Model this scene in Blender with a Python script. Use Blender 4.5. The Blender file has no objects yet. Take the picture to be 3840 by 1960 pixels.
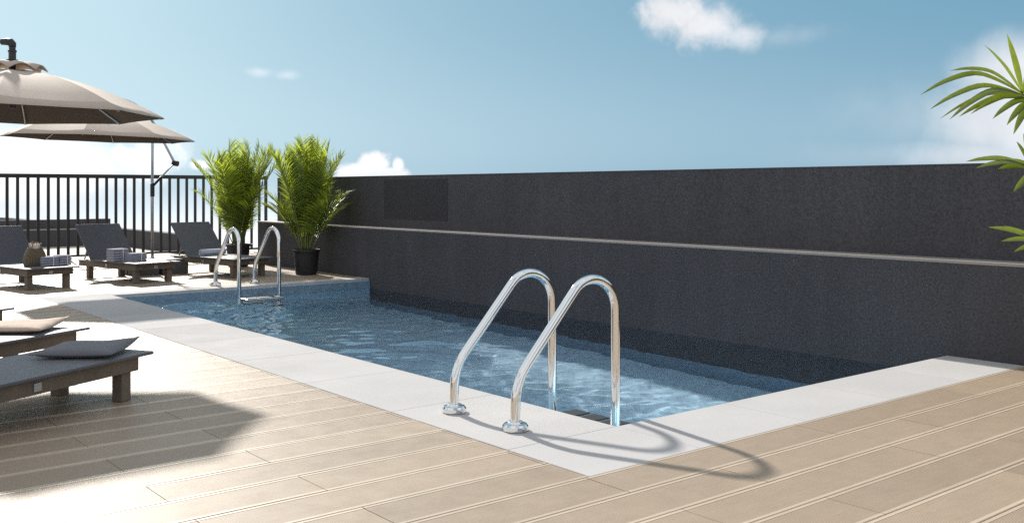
import bpy, bmesh, math, random
import numpy as np
from mathutils import Vector, Matrix

R = math.radians
random.seed(7)
scene = bpy.context.scene
COL = scene.collection

# ------------------------------------------------------------------ camera
H = 1.5
YAW = 39.23
F_PX, HZ = 3689.8, 712.3                  # focal length and horizon row, in pixels of the 3840 x 1960 photograph
cam_d = bpy.data.cameras.new('camera')
cam_d.sensor_width = 36.0
cam_d.lens = 36.0 * F_PX / 3840.0
cam_d.shift_y = -(980.0 - HZ) / 3840.0
cam_d.clip_start, cam_d.clip_end = 0.05, 2000
cam = bpy.data.objects.new('camera', cam_d)
cam.location = (0, 0, H)
cam.rotation_euler = (R(90), 0, R(-YAW))
COL.objects.link(cam)
scene.camera = cam

# ------------------------------------------------------------------ sky and sun
SUN_DIR = Vector((0.30, 1.72, 1.0)).normalized()       # towards the sun
SUN_EL = math.asin(SUN_DIR.z)
SUN_AZ = math.atan2(SUN_DIR.x, SUN_DIR.y)
SKY_STRENGTH = 0.10
SUN_STRENGTH = 4.6
EXPOSURE = 0.50

world = bpy.data.worlds.new('World')
scene.world = world
world.use_nodes = True
WT = world.node_tree
WT.nodes.clear()


class N:
    """tiny helper that writes math nodes into a node tree"""
    def __init__(s, t): s.t = t
    def new(s, typ, **kw):
        n = s.t.nodes.new(typ)
        for k, v in kw.items(): setattr(n, k, v)
        return n
    def put(s, sock, v):
        if isinstance(v, bpy.types.NodeSocket): s.t.links.new(v, sock)
        else: sock.default_value = v
    def m(s, op, a, b=0.0, c=None, clamp=False):
        n = s.new('ShaderNodeMath', operation=op, use_clamp=clamp)
        s.put(n.inputs[0], a); s.put(n.inputs[1], b)
        if c is not None: s.put(n.inputs[2], c)
        return n.outputs[0]
    def smooth(s, v, lo, hi):
        n = s.new('ShaderNodeMapRange', interpolation_type='SMOOTHSTEP')
        s.put(n.inputs[0], v); n.inputs[1].default_value = lo; n.inputs[2].default_value = hi
        return n.outputs[0]
    def lin(s, v, lo, hi, a=0.0, b=1.0):
        n = s.new('ShaderNodeMapRange')
        s.put(n.inputs[0], v)
        for i, q in enumerate((lo, hi, a, b)): n.inputs[i + 1].default_value = q
        return n.outputs[0]
    def mix(s, f, a, b, typ='MIX'):
        n = s.new('ShaderNodeMix', data_type='RGBA', blend_type=typ)
        s.put(n.inputs[0], f)
        for i, v in ((6, a), (7, b)):
            if isinstance(v, tuple): v = (*v, 1.0) if len(v) == 3 else v
            s.put(n.inputs[i], v)
        return n.outputs[2]
    def noise(s, vec, scale, detail=4.0, rough=0.55, dist=0.0):
        n = s.new('ShaderNodeTexNoise')
        if vec is not None: s.put(n.inputs['Vector'], vec)
        n.inputs['Scale'].default_value = scale; n.inputs['Detail'].default_value = detail
        n.inputs['Roughness'].default_value = rough; n.inputs['Distortion'].default_value = dist
        return n.outputs['Fac']


w = N(WT)
sky = w.new('ShaderNodeTexSky', sky_type='NISHITA', sun_disc=False, sun_elevation=SUN_EL, sun_rotation=SUN_AZ,
            altitude=50.0, air_density=1.0, dust_density=1.6, ozone_density=1.3)
tc = w.new('ShaderNodeTexCoord')
sep = w.new('ShaderNodeSeparateXYZ'); WT.links.new(tc.outputs['Generated'], sep.inputs[0])
dx, dy, dz = sep.outputs
az = w.m('ARCTAN2', dx, dy)                       # compass bearing, clockwise from +Y, radians
el = w.m('ARCSINE', dz)
DIR = tc.outputs['Generated']


def sky_angle(u, v):
    rel = math.atan((u - 1288) / (F_PX / 1.49068))
    return R(YAW) + rel, math.atan((HZ / 1.49068 - v) / (F_PX / 1.49068) * math.cos(rel))


n_big = w.noise(DIR, 9.0, 7.0, 0.6, 0.15)
n_fine = w.noise(DIR, 34.0, 6.0, 0.62, 0.2)
n_wisp = w.noise(DIR, 5.0, 6.0, 0.62, 0.9)


def blob(u, v, ru, rv, soft, wn=0.55, noise=None, gain=1.0):
    """one cloud: an ellipse of bearing and elevation with a noisy edge"""
    a0, e0 = sky_angle(u, v)
    px = math.cos(a0 - R(YAW)) ** 2 / (F_PX / 1.49068)
    qx = w.m('DIVIDE', w.m('SUBTRACT', az, a0), ru * px)
    qy = w.m('DIVIDE', w.m('SUBTRACT', el, e0), rv / (F_PX / 1.49068) * math.cos(a0 - R(YAW)))
    d = w.m('SQRT', w.m('ADD', w.m('MULTIPLY', qx, qx), w.m('MULTIPLY', qy, qy)))
    nn = w.m('MULTIPLY', w.m('SUBTRACT', noise or n_fine, 0.5), wn * 4)
    val = w.m('ADD', w.m('SUBTRACT', 1.0, d), nn)
    return w.m('MULTIPLY', w.smooth(val, -soft * 0.5, soft), gain)


clouds = [
    blob(1690, 34, 92, 62, 0.8, 0.5, None, 1.0), blob(1775, 66, 100, 52, 0.9, 0.5, None, 0.95),
    blob(1868, 86, 66, 32, 1.1, 0.55, None, 0.75), blob(1970, 92, 95, 22, 1.6, 0.6, None, 0.25),
    blob(2600, 185, 205, 120, 0.55, 0.28, n_wisp, 0.82), blob(2530, 305, 240, 105, 0.7, 0.32, n_wisp, 0.80),
    blob(2470, 390, 290, 55, 0.9, 0.40, n_wisp, 0.70), blob(2690, 300, 280, 200, 0.7, 0.25, n_big, 0.86), blob(2380, 300, 280, 70, 2.0, 0.7, n_wisp, 0.35), blob(2250, 390, 260, 40, 2.0, 0.7, n_wisp, 0.3),
    blob(942, 412, 46, 36, 0.30, 0.42, None, 1.05), blob(905, 440, 85, 30, 0.4, 0.4, None, 1.05), blob(1000, 416, 17, 20, 0.4, 0.4, None, 1.0), blob(975, 438, 60, 22, 0.4, 0.4, None, 1.0),
    blob(120, 425, 290, 110, 0.8, 0.5, n_big, 1.1), blob(360, 395, 95, 60, 0.8, 0.6, None, 0.95),
    blob(510, 415, 34, 12, 0.8, 0.5, None, 0.9), blob(655, 182, 26, 9, 1.4, 0.6, None, 0.35), blob(722, 190, 26, 11, 1.4, 0.6, None, 0.35),
]
# broken cloud over the unseen sky, cover and brightness raised for ambient fill
hf = w.m('SUBTRACT', w.noise(DIR, 3.2, 7.0, 0.58, 0.3), 0.0)
facing = w.m('ADD', w.m('MULTIPLY', dx, math.sin(R(YAW))), w.m('MULTIPLY', dy, math.cos(R(YAW))))
elsewhere = w.smooth(facing, 0.72, 0.35)
clouds.append(w.m('MULTIPLY', w.m('MULTIPLY', w.smooth(hf, 0.33, 0.50), elsewhere), 0.97))
cmax = clouds[0]
for c_ in clouds[1:]: cmax = w.m('MAXIMUM', cmax, c_)
# towards and below the horizon the air turns to bright white haze
haze_f = w.smooth(el, 0.025, -0.06)
haze_n = w.m('MULTIPLY', haze_f, w.lin(n_big, 0.3, 0.7, 0.80, 1.0))
shade = w.lin(w.noise(DIR, 16.0, 5.0, 0.6, 0.3), 0.3, 0.75, 0.90, 1.08)
# grade of the sky: its brightness comes from the Nishita sky, its hue from a clear maritime blue
bw = w.new('ShaderNodeRGBToBW'); WT.links.new(sky.outputs[0], bw.inputs[0])
GAIN = 1.0 / (SKY_STRENGTH * 2 ** EXPOSURE)
comb = w.new('ShaderNodeCombineColor')
for i_, (a_, b_) in enumerate(((0.056, 0.0292), (0.250, 0.0302), (0.422, 0.0262))):
    WT.links.new(w.m('MULTIPLY_ADD', w.m('MINIMUM', bw.outputs[0], 21.0), b_ * GAIN, a_ * GAIN), comb.inputs[i_])
low = w.m('MULTIPLY', w.smooth(el, 0.18, 0.0), 0.20)
skycol = w.mix(low, comb.outputs[0], tuple(q * GAIN for q in (0.74, 0.86, 0.90)))
CLOUD = tuple(q * GAIN for q in (0.90, 0.91, 0.94))
cl = w.new('ShaderNodeVectorMath', operation='SCALE'); cl.inputs[0].default_value = CLOUD; WT.links.new(w.m('MULTIPLY', shade, w.lin(bw.outputs[0], 9.0, 18.0, 1.0, 1.4)), cl.inputs[3])
col = w.mix(haze_n, skycol, tuple(q * GAIN for q in (1.25, 1.28, 1.32)))
col = w.mix(w.m('MINIMUM', cmax, 1.0), col, cl.outputs[0])
bg = w.new('ShaderNodeBackground'); WT.links.new(col, bg.inputs[0]); bg.inputs[1].default_value = SKY_STRENGTH
wo = w.new('ShaderNodeOutputWorld'); WT.links.new(bg.outputs[0], wo.inputs[0])

sd = bpy.data.lights.new('sun', 'SUN')
sd.energy = SUN_STRENGTH; sd.angle = R(1.8); sd.color = (1.0, 0.945, 0.87)
try: sd.cycles.is_caustics_light = True
except Exception: pass
sun = bpy.data.objects.new('sun', sd); COL.objects.link(sun)
sun.rotation_euler = SUN_DIR.to_track_quat('Z', 'Y').to_euler()
sun.location = (6, 30, 18)

scene.view_settings.view_transform = 'Standard'
scene.view_settings.look = 'None'
scene.view_settings.gamma = 1.0
scene.view_settings.exposure = EXPOSURE
scene.view_settings.use_curve_mapping = False
scene.render.engine = 'CYCLES'
scene.cycles.use_denoising = False
scene.cycles.max_bounces = 10
scene.cycles.transmission_bounces = 8
scene.cycles.sample_clamp_indirect = 4.0
scene.cycles.blur_glossy = 0.5


# ------------------------------------------------------------------ materials
def mat(name, base=(0.5, 0.5, 0.5), rough=0.6, metal=0.0, spec=0.5):
    m = bpy.data.materials.new(name); m.use_nodes = True
    t = m.node_tree; b = t.nodes['Principled BSDF']
    b.inputs['Base Color'].default_value = (*base, 1); b.inputs['Roughness'].default_value = rough
    b.inputs['Metallic'].default_value = metal; b.inputs['Specular IOR Level'].default_value = spec
    return m, N(t), b


def speckle(name, base, rough, scale, amount, big=2.0, big_amt=0.15, bump=0.0, bscale=None, spec=0.5, coords='Object', tint=None, rnd=0.0, drip=0.0):
    """plain stuff with fine grain, broad uneven tone and an optional fine relief"""
    m, n, b = mat(name, base, rough, 0, spec)
    co = n.new('ShaderNodeTexCoord').outputs[coords]
    g1 = n.lin(n.noise(co, scale, 3, 0.7), 0.25, 0.75, 1 - amount, 1 + amount)
    g2 = n.lin(n.noise(co, big, 4, 0.6), 0.25, 0.75, 1 - big_amt, 1 + big_amt)
    f = n.m('MULTIPLY', g1, g2)
    if drip:
        mp = n.new('ShaderNodeMapping'); n.put(mp.inputs['Vector'], co); mp.inputs['Scale'].default_value = (3.0, 3.0, 0.22)
        f = n.m('MULTIPLY', f, n.lin(n.noise(mp.outputs[0], 1.0, 5, 0.65), 0.3, 0.7, 1 - drip, 1 + drip))
    if rnd:
        oi = n.new('ShaderNodeObjectInfo')
        f = n.m('MULTIPLY', f, n.lin(oi.outputs['Random'], 0, 1, 1 - rnd, 1 + rnd))
    cs = n.new('ShaderNodeVectorMath', operation='SCALE'); cs.inputs[0].default_value = base; n.put(cs.inputs[3], f)
    out = cs.outputs[0]
    if tint:
        out = n.mix(n.smooth(n.noise(co, big * 2.3, 4, 0.6), 0.45, 0.7), out, tint)
    n.put(b.inputs['Base Color'], out)
    n.put(b.inputs['Roughness'], n.lin(n.noise(co, big * 3, 3, 0.6), 0.2, 0.8, max(0.05, rough - 0.08), min(1, rough + 0.08)))
    if bump:
        bp = n.new('ShaderNodeBump'); bp.inputs['Strength'].default_value = bump; bp.inputs['Distance'].default_value = 0.004
        n.put(bp.inputs['Height'], n.noise(co, bscale or scale, 3, 0.7)); n.put(b.inputs['Normal'], bp.outputs[0])
    return m


M = {}


def board_mat(name, base, ribs):
    m, n, b = mat(name, base, 0.42, 0, 0.5)
    tcn = n.new('ShaderNodeTexCoord'); co = tcn.outputs['Object']
    geo = n.new('ShaderNodeNewGeometry').outputs['Position']
    oi = n.new('ShaderNodeObjectInfo').outputs['Random']
    mp = n.new('ShaderNodeMapping'); n.put(mp.inputs['Vector'], geo); mp.inputs['Scale'].default_value = (3.0, 60.0, 1.0)
    streak = n.lin(n.noise(mp.outputs[0], 1.0, 4, 0.65), 0.25, 0.75, 0.92, 1.08)
    fleck = n.lin(n.noise(geo, 230.0, 2, 0.6), 0.25, 0.75, 0.86, 1.14)
    broad = n.lin(n.noise(geo, 1.1, 4, 0.6), 0.25, 0.75, 0.94, 1.06)
    f = n.m('MULTIPLY', n.m('MULTIPLY', streak, fleck), n.m('MULTIPLY', broad, n.lin(oi, 0, 1, 0.88, 1.11)))
    cs = n.new('ShaderNodeVectorMath', operation='SCALE'); cs.inputs[0].default_value = base; n.put(cs.inputs[3], f)
    hue = n.mix(n.m('MULTIPLY', oi, 0.22), cs.outputs[0], tuple(c * q for c, q in zip(base, (0.95, 1.0, 1.02))))
    n.put(b.inputs['Base Color'], hue)
    n.put(b.inputs['Roughness'], n.lin(n.noise(geo, 6.0, 3, 0.6), 0.2, 0.8, 0.38, 0.52))
    if ribs:
        s = n.new('ShaderNodeSeparateXYZ'); n.put(s.inputs[0], co)
        wave = n.m('SINE', n.m('MULTIPLY', s.outputs[1], 2 * math.pi / 0.0092))
        bp = n.new('ShaderNodeBump'); bp.inputs['Strength'].default_value = 0.55; bp.inputs['Distance'].default_value = 0.0016
        n.put(bp.inputs['Height'], wave); n.put(b.inputs['Normal'], bp.outputs[0])
    return m


M['board'] = board_mat('deck_ribbed', (0.345, 0.264, 0.188), True)  # base colour darkened to stand in for shade between the ribs
M['board_edge'] = board_mat('deck_smooth_edge', (0.465, 0.375, 0.28), False)
M['dark_gap'] = speckle('deck_underside', (0.035, 0.028, 0.022), 0.9, 40, 0.2)
M['coping'] = speckle('pale_stone', (0.43, 0.42, 0.415), 0.82, 150, 0.09, 1.1, 0.07, 0.10, 220, spec=0.08, rnd=0.05)
M['wall'] = speckle('dark_render', (0.068, 0.066, 0.072), 0.9, 42, 0.42, 0.6, 0.14, 0.6, 70, spec=0.3, drip=0.10)
M['wall_panel'] = speckle('dark_panel', (0.042, 0.041, 0.043), 0.85, 26, 0.35, 0.8, 0.06, 0.3, 90, spec=0.3)
M['cap'] = speckle('cap_stone', (0.31, 0.28, 0.255), 0.7, 90, 0.08, 1.2, 0.06)
M['terrace'] = speckle('terrace_paving', (0.48, 0.44, 0.37), 0.8, 30, 0.10, 0.7, 0.10)
M['iron'] = speckle('black_paint', (0.012, 0.012, 0.013), 0.5, 60, 0.2, 2, 0.1)
M['steel'] = mat('polished_steel', (0.80, 0.80, 0.79), 0.055, 1.0)[0]
M['steel_dull'] = mat('brushed_steel', (0.62, 0.62, 0.62), 0.28, 1.0)[0]
M['alu'] = mat('grey_aluminium', (0.42, 0.43, 0.44), 0.35, 0.7)[0]
M['plastic'] = mat('black_plastic', (0.015, 0.016, 0.018), 0.45)[0]
M['pot'] = speckle('black_pot', (0.014, 0.014, 0.016), 0.55, 40, 0.2, 4, 0.2)
M['soil'] = speckle('soil', (0.05, 0.035, 0.022), 0.95, 60, 0.5, 8, 0.3, 0.8, 60)
M['timber'] = speckle('weathered_timber', (0.135, 0.108, 0.083), 0.65, 45, 0.2, 4, 0.25, 0.15, 120)
M['stone_dark'] = speckle('dark_granite', (0.08, 0.08, 0.085), 0.6, 90, 0.3, 3, 0.1)


def weave(name, base, rough, scale, amt):
    m, n, b = mat(name, base, rough, 0, 0.3)
    co = n.new('ShaderNodeTexCoord').outputs['Object']
    s = n.new('ShaderNodeSeparateXYZ'); n.put(s.inputs[0], co)
    wv = n.m('MULTIPLY', n.m('SINE', n.m('MULTIPLY', s.outputs[0], scale)), n.m('SINE', n.m('MULTIPLY', s.outputs[1], scale)))
    f = n.m('MULTIPLY', n.lin(wv, -1, 1, 1 - amt, 1 + amt), n.lin(n.noise(co, 60, 3, 0.7), 0.25, 0.75, 0.85, 1.15))
    f = n.m('MULTIPLY', f, n.lin(n.noise(co, 3, 4, 0.6), 0.25, 0.75, 0.92, 1.08))
    cs = n.new('ShaderNodeVectorMath', operation='SCALE'); cs.inputs[0].default_value = base; n.put(cs.inputs[3], f)
    n.put(b.inputs['Base Color'], cs.outputs[0])
    bp = n.new('ShaderNodeBump'); bp.inputs['Strength'].default_value = 0.3; bp.inputs['Distance'].default_value = 0.002
    n.put(bp.inputs['Height'], wv); n.put(b.inputs['Normal'], bp.outputs[0])
    b.inputs['Sheen Weight'].default_value = 0.15
    return m


M['sling'] = weave('charcoal_sling', (0.090, 0.092, 0.106), 0.46, 900, 0.25)
M['cushion_grey'] = weave('grey_cushion', (0.115, 0.115, 0.13), 0.8, 700, 0.2)
M['cushion_peach'] = weave('peach_cushion', (0.50, 0.38, 0.30), 0.85, 700, 0.12)
M['towel_blue'] = weave('blue_towel', (0.30, 0.31, 0.37), 0.9, 400, 0.15)
M['towel_white'] = weave('pale_towel', (0.48, 0.52, 0.62), 0.9, 400, 0.12)
M['ribbon'] = weave('white_band', (0.7, 0.7, 0.72), 0.8, 400, 0.1)
M['basket'] = weave('woven_straw', (0.12, 0.095, 0.06), 0.8, 260, 0.5)
M['flower'] = weave('pale_paper', (0.75, 0.66, 0.60), 0.8, 200, 0.1)


def canopy_mat(name, base):
    m, n, b = mat(name, base, 0.8, 0, 0.2)
    co = n.new('ShaderNodeTexCoord').outputs['Object']
    f = n.m('MULTIPLY', n.lin(n.noise(co, 70, 3, 0.7), 0.25, 0.75, 0.88, 1.12), n.lin(n.noise(co, 2.5, 4, 0.6), 0.25, 0.75, 0.95, 1.05))
    cs = n.new('ShaderNodeVectorMath', operation='SCALE'); cs.inputs[0].default_value = base; n.put(cs.inputs[3], f)
    n.put(b.inputs['Base Color'], cs.outputs[0])
    bp = n.new('ShaderNodeBump'); bp.inputs['Strength'].default_value = 0.25; bp.inputs['Distance'].default_value = 0.003
    n.put(bp.inputs['Height'], n.noise(co, 160, 2, 0.7)); n.put(b.inputs['Normal'], bp.outputs[0])
    return m


M['canopy'] = canopy_mat('taupe_canvas', (0.47, 0.395, 0.33))
M['underside_shade'] = canopy_mat('shaded_canvas', (0.085, 0.07, 0.058))  # shade under the canopies put into a darker canvas colour


def leaf_mat(name, base, trans, share=0.42):
    m, n, b = mat(name, base, 0.42, 0, 0.5)
    t = m.node_tree
    gn = n.new('ShaderNodeNewGeometry'); geo = gn.outputs['Position']
    f = n.m('MULTIPLY', n.lin(n.noise(geo, 9, 3, 0.6), 0.25, 0.75, 0.75, 1.25), n.lin(gn.outputs['Random Per Island'], 0, 1, 0.45, 1.45))
    cs = n.new('ShaderNodeVectorMath', operation='SCALE'); cs.inputs[0].default_value = base; n.put(cs.inputs[3], f)
    n.put(b.inputs['Base Color'], cs.outputs[0])
    tr = n.new('ShaderNodeBsdfTranslucent'); c2 = n.new('ShaderNodeVectorMath', operation='SCALE'); c2.inputs[0].default_value = trans; n.put(c2.inputs[3], f)
    n.put(tr.inputs[0], c2.outputs[0])
    mx = n.new('ShaderNodeMixShader'); mx.inputs[0].default_value = share
    t.links.new(b.outputs[0], mx.inputs[1]); t.links.new(tr.outputs[0], mx.inputs[2])
    t.links.new(mx.outputs[0], t.nodes['Material Output'].inputs[0])
    return m


M['leaf'] = leaf_mat('palm_leaf', (0.095, 0.145, 0.028), (0.50, 0.60, 0.05), 0.48)
M['leaf_near'] = leaf_mat('near_palm_leaf', (0.062, 0.100, 0.024), (0.27, 0.34, 0.02), 0.40)
M['stem'] = speckle('palm_stem', (0.16, 0.19, 0.05), 0.5, 30, 0.2, 5, 0.3)


def tile_mat(name, base):
    m, n, b = mat(name, base, 0.35, 0, 0.5)
    geo = n.new('ShaderNodeNewGeometry').outputs['Position']
    br = n.new('ShaderNodeTexVoronoi', feature='F1', distance='CHEBYCHEV'); n.put(br.inputs['Vector'], geo); br.inputs['Scale'].default_value = 22
    br.inputs['Randomness'].default_value = 0.0
    tone = n.lin(n.noise(br.outputs['Position'], 40, 1, 0.5), 0.3, 0.7, 0.82, 1.18)
    f = n.m('MULTIPLY', tone, n.lin(n.noise(geo, 0.7, 3, 0.6), 0.25, 0.75, 0.92, 1.08))
    cs = n.new('ShaderNodeVectorMath', operation='SCALE'); cs.inputs[0].default_value = base; n.put(cs.inputs[3], f)
    n.put(b.inputs['Base Color'], cs.outputs[0])
    return m


M['tile'] = tile_mat('pool_mosaic', (0.50, 0.72, 0.86))

M['tile_shaded'] = tile_mat('shaded_mosaic', (0.18, 0.27, 0.35))  # darker copy of the pool mosaic, shade painted into its colour
wm = bpy.data.materials.new('pool_water'); wm.use_nodes = True
wt = wm.node_tree; wt.nodes.clear()
wg = wt.nodes.new('ShaderNodeBsdfGlass'); wg.distribution = 'GGX'
wg.inputs['Color'].default_value = (0.95, 0.975, 1.0, 1); wg.inputs['Roughness'].default_value = 0.0; wg.inputs['IOR'].default_value = 1.333
wout = wt.nodes.new('ShaderNodeOutputMaterial'); wt.links.new(wg.outputs[0], wout.inputs[0])
M['water'] = wm


# ------------------------------------------------------------------ helpers
def link(name, me, m=None, parent=None, loc=None, smooth=False):
    o = bpy.data.objects.new(name, me)
    COL.objects.link(o)
    for q in (m if isinstance(m, (list, tuple)) else [m] if m else []):
        if len(me.materials) < (len(m) if isinstance(m, (list, tuple)) else 1): me.materials.append(q)
    if parent is not None: o.parent = parent
    if loc is not None: o.location = loc
    if smooth: me.shade_smooth()
    return o


def bm_obj(name, bm, m, parent=None, loc=None, smooth=False, bevel=0.0, seg=2):
    me = bpy.data.meshes.new(name)
    bmesh.ops.recalc_face_normals(bm, faces=bm.faces)
    bm.to_mesh(me); bm.free()
    o = link(name, me, m, parent, loc, smooth)
    if bevel:
        md = o.modifiers.new('bevel', 'BEVEL'); md.width = bevel; md.segments = seg; md.limit_method = 'ANGLE'; md.angle_limit = R(40)
    return o


def raw(name, verts, faces, m, parent=None, loc=None, smooth=False):
    me = bpy.data.meshes.new(name); me.from_pydata([tuple(v) for v in verts], [], faces); me.update()
    return link(name, me, m, parent, loc, smooth)


def box(bm, a, b):
    (x0, y0, z0), (x1, y1, z1) = a, b
    v = [bm.verts.new(p) for p in ((x0, y0, z0), (x1, y0, z0), (x1, y1, z0), (x0, y1, z0), (x0, y0, z1), (x1, y0, z1), (x1, y1, z1), (x0, y1, z1))]
    for f in ((3, 2, 1, 0), (4, 5, 6, 7), (0, 1, 5, 4), (1, 2, 6, 5), (2, 3, 7, 6), (3, 0, 4, 7)): bm.faces.new([v[i] for i in f])


def tube_bm(bm, pts, r, seg=12, cap=True):
    """sweep a circle along points; r is a number or one radius per point"""
    pts = [Vector(p) for p in pts]; n = len(pts)
    rr = r if isinstance(r, (list, tuple)) else [r] * n
    t0 = (pts[1] - pts[0]).normalized()
    up = Vector((0, 0, 1)) if abs(t0.z) < 0.9 else Vector((0, 1, 0))
    x = t0.cross(up).normalized(); rings = []
    for i in range(n):
        t = (pts[min(i + 1, n - 1)] - pts[max(i - 1, 0)]).normalized()
        x = (x - t * x.dot(t)).normalized(); y = t.cross(x)
        rings.append([bm.verts.new(pts[i] + (x * math.cos(a) + y * math.sin(a)) * rr[i]) for a in (2 * math.pi * k / seg for k in range(seg))])
    for a, b in zip(rings, rings[1:]):
        for k in range(seg): bm.faces.new((a[k], a[(k + 1) % seg], b[(k + 1) % seg], b[k]))
    if cap: bm.faces.new(rings[0][::-1]); bm.faces.new(rings[-1])


def lathe_bm(bm, prof, seg=32, c=(0, 0, 0)):
    rings = [[bm.verts.new((c[0] + r * math.cos(2 * math.pi * k / seg), c[1] + r * math.sin(2 * math.pi * k / seg), c[2] + z)) for k in range(seg)] for r, z in prof]
    for a, b in zip(rings, rings[1:]):
        for k in range(seg): bm.faces.new((a[k], a[(k + 1) % seg], b[(k + 1) % seg], b[k]))
    bm.faces.new(rings[0][::-1]); bm.faces.new(rings[-1])


def spline(pts, n):
    """Catmull-Rom through pts"""
    P = [Vector(p) for p in pts]; P = [P[0] * 2 - P[1]] + P + [P[-1] * 2 - P[-2]]; out = []
    for i in range(1, len(P) - 2):
        for k in range(n):
            t = k / n; a, b, c, d = P[i - 1:i + 3]
            out.append(0.5 * (2 * b + (c - a) * t + (2 * a - 5 * b + 4 * c - d) * t * t + (3 * b - a - 3 * c + d) * t ** 3))
    return out + [P[-2]]


def empty(name, loc, rz=0.0):
    o = bpy.data.objects.new(name, None); COL.objects.link(o)
    o.location = loc; o.rotation_euler = (0, 0, rz); o.empty_display_size = 0.2
    return o


def tag(o, label, cat, group=None):
    o['label'] = label; o['category'] = cat
    if group: o['group'] = group
    return o


def structure(o): o['kind'] = 'structure'; return o


def copy_tree(o, parent=None):
    c = o.copy(); COL.objects.link(c)
    if parent is not None: c.parent = parent
    for ch in list(o.children): copy_tree(ch, c)
    return c


def uv_of(p):
    s, c = math.sin(R(YAW)), math.cos(R(YAW))
    Z = p[0] * s + p[1] * c
    if Z < 0.3: return None
    return 1920 + F_PX * (p[0] * c - p[1] * s) / Z, HZ - F_PX * (p[2] - H) / Z


def seen(p, mg=60):
    q = uv_of(p)
    return q is not None and -mg < q[0] < 3840 + mg and -mg < q[1] < 1960 + mg


def view_pt(u, v, Z):
    """world point at depth Z along the sight line of photo pixel u, v"""
    s, c = math.sin(R(YAW)), math.cos(R(YAW))
    x = (u - 1920) / F_PX * Z
    return Vector((s * Z + c * x, c * Z - s * x, H - (v - HZ) / F_PX * Z))


# ------------------------------------------------------------------ layout numbers (metres)
XO, XI, XW, XU = 3.58, 4.47, 8.71, 9.01       # coping outer / inner, lower wall face, upper wall face
YO, YI = 3.74, 4.425                          # near coping outer / inner
PITCH = 0.3262
YF, YFO = 14.50, 3.74 + 34 * 0.3262           # far coping inner / outer
ZW, ZF = -0.17, -2.33                         # water, pool floor
FENCE_Y = 22.5

# ------------------------------------------------------------------ the deck
deck = structure(raw('deck', [(-7, -5, -0.032), (XW, -5, -0.032), (XW, YO, -0.032), (XO, YO, -0.032), (XO, YFO, -0.032), (XW, YFO, -0.032),
                              (XW, 19.2, -0.032), (12.5, 19.2, -0.032), (12.5, 22.75, -0.032), (-7, 22.75, -0.032)],
                     [(0, 1, 2, 3), (0, 3, 4, 9), (4, 5, 6, 9), (6, 7, 8, 9)], M['dark_gap']))
BW = PITCH - 0.006
prof = [(0.0, -0.025, 1), (0.0, -0.003, 1), (0.003, 0.0, 1), (0.024, 0.0, 0), (0.027, -0.0014, 0), (BW - 0.027, -0.0014, 0), (BW - 0.024, 0.0, 1),
        (BW - 0.003, 0.0, 1), (BW, -0.003, 1), (BW, -0.025, 1)]


def board_geo(L, off=(0, 0, 0)):
    vs, fs, mi = [], [], []
    for x in (0.0, L):
        for y, z, _ in prof: vs.append((off[0] + x, off[1] + y, off[2] + z))
    n = len(prof)
    for k in range(n - 1):
        fs.append((k, n + k, n + k + 1, k + 1)[::-1]); mi.append(1 if (k < 3 or k > 5) else 0)
    fs.append(tuple(range(n))); mi.append(1); fs.append(tuple(range(2 * n - 1, n - 1, -1))); mi.append(1)
    return vs, fs, mi


board_cache = {}


def board_mesh(L):
    k = round(L, 3)
    if k not in board_cache:
        vs, fs, mi = board_geo(k)
        me = bpy.data.meshes.new('deck_board'); me.from_pydata(vs, [], fs)
        me.materials.append(M['board']); me.materials.append(M['board_edge'])
        me.polygons.foreach_set('material_index', mi); me.update()
        board_cache[k] = me
    return board_cache[k]


LB = 1.83
rest_v, rest_f, rest_m = [], [], []
n_board = 0
row0 = -26
for i in range(row0, 58):
    y0 = YO + PITCH * i + 0.003
    if y0 + BW > FENCE_Y + 0.2: break
    xmax = XO - 0.006 if 0 <= i < 34 else XW - 0.006
    if y0 > 19.0: xmax = 12.4
    xs = (2.40 if i % 2 == 0 else 1.72) - LB * 5
    while xs < xmax:
        a, b = max(xs, -7.0), min(xs + LB - 0.005, xmax - (0.004 * random.random() if 0 <= i < 34 else 0))
        xs += LB
        if b - a < 0.012: continue
        pts = [(a + (b - a) * t, y0 + BW * q, 0) for t in (0, 0.25, 0.5, 0.75, 1) for q in (0, 1)]
        if any(seen(p) for p in pts) and n_board < 298:
            o = bpy.data.objects.new('deck_board', board_mesh(b - a)); COL.objects.link(o)
            o.parent = deck; o.location = (a, y0, random.uniform(-0.0006, 0.0006)); n_board += 1
        else:
            vs, fs, mi = board_geo(b - a, (a, y0, 0)); k = len(rest_v)
            rest_v += vs; rest_f += [tuple(q + k for q in f) for f in fs]; rest_m += mi
o = raw('deck_board', rest_v, rest_f, [M['board'], M['board_edge']], deck)
o.data.polygons.foreach_set('material_index', rest_m); o['kind'] = 'stuff'

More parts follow.
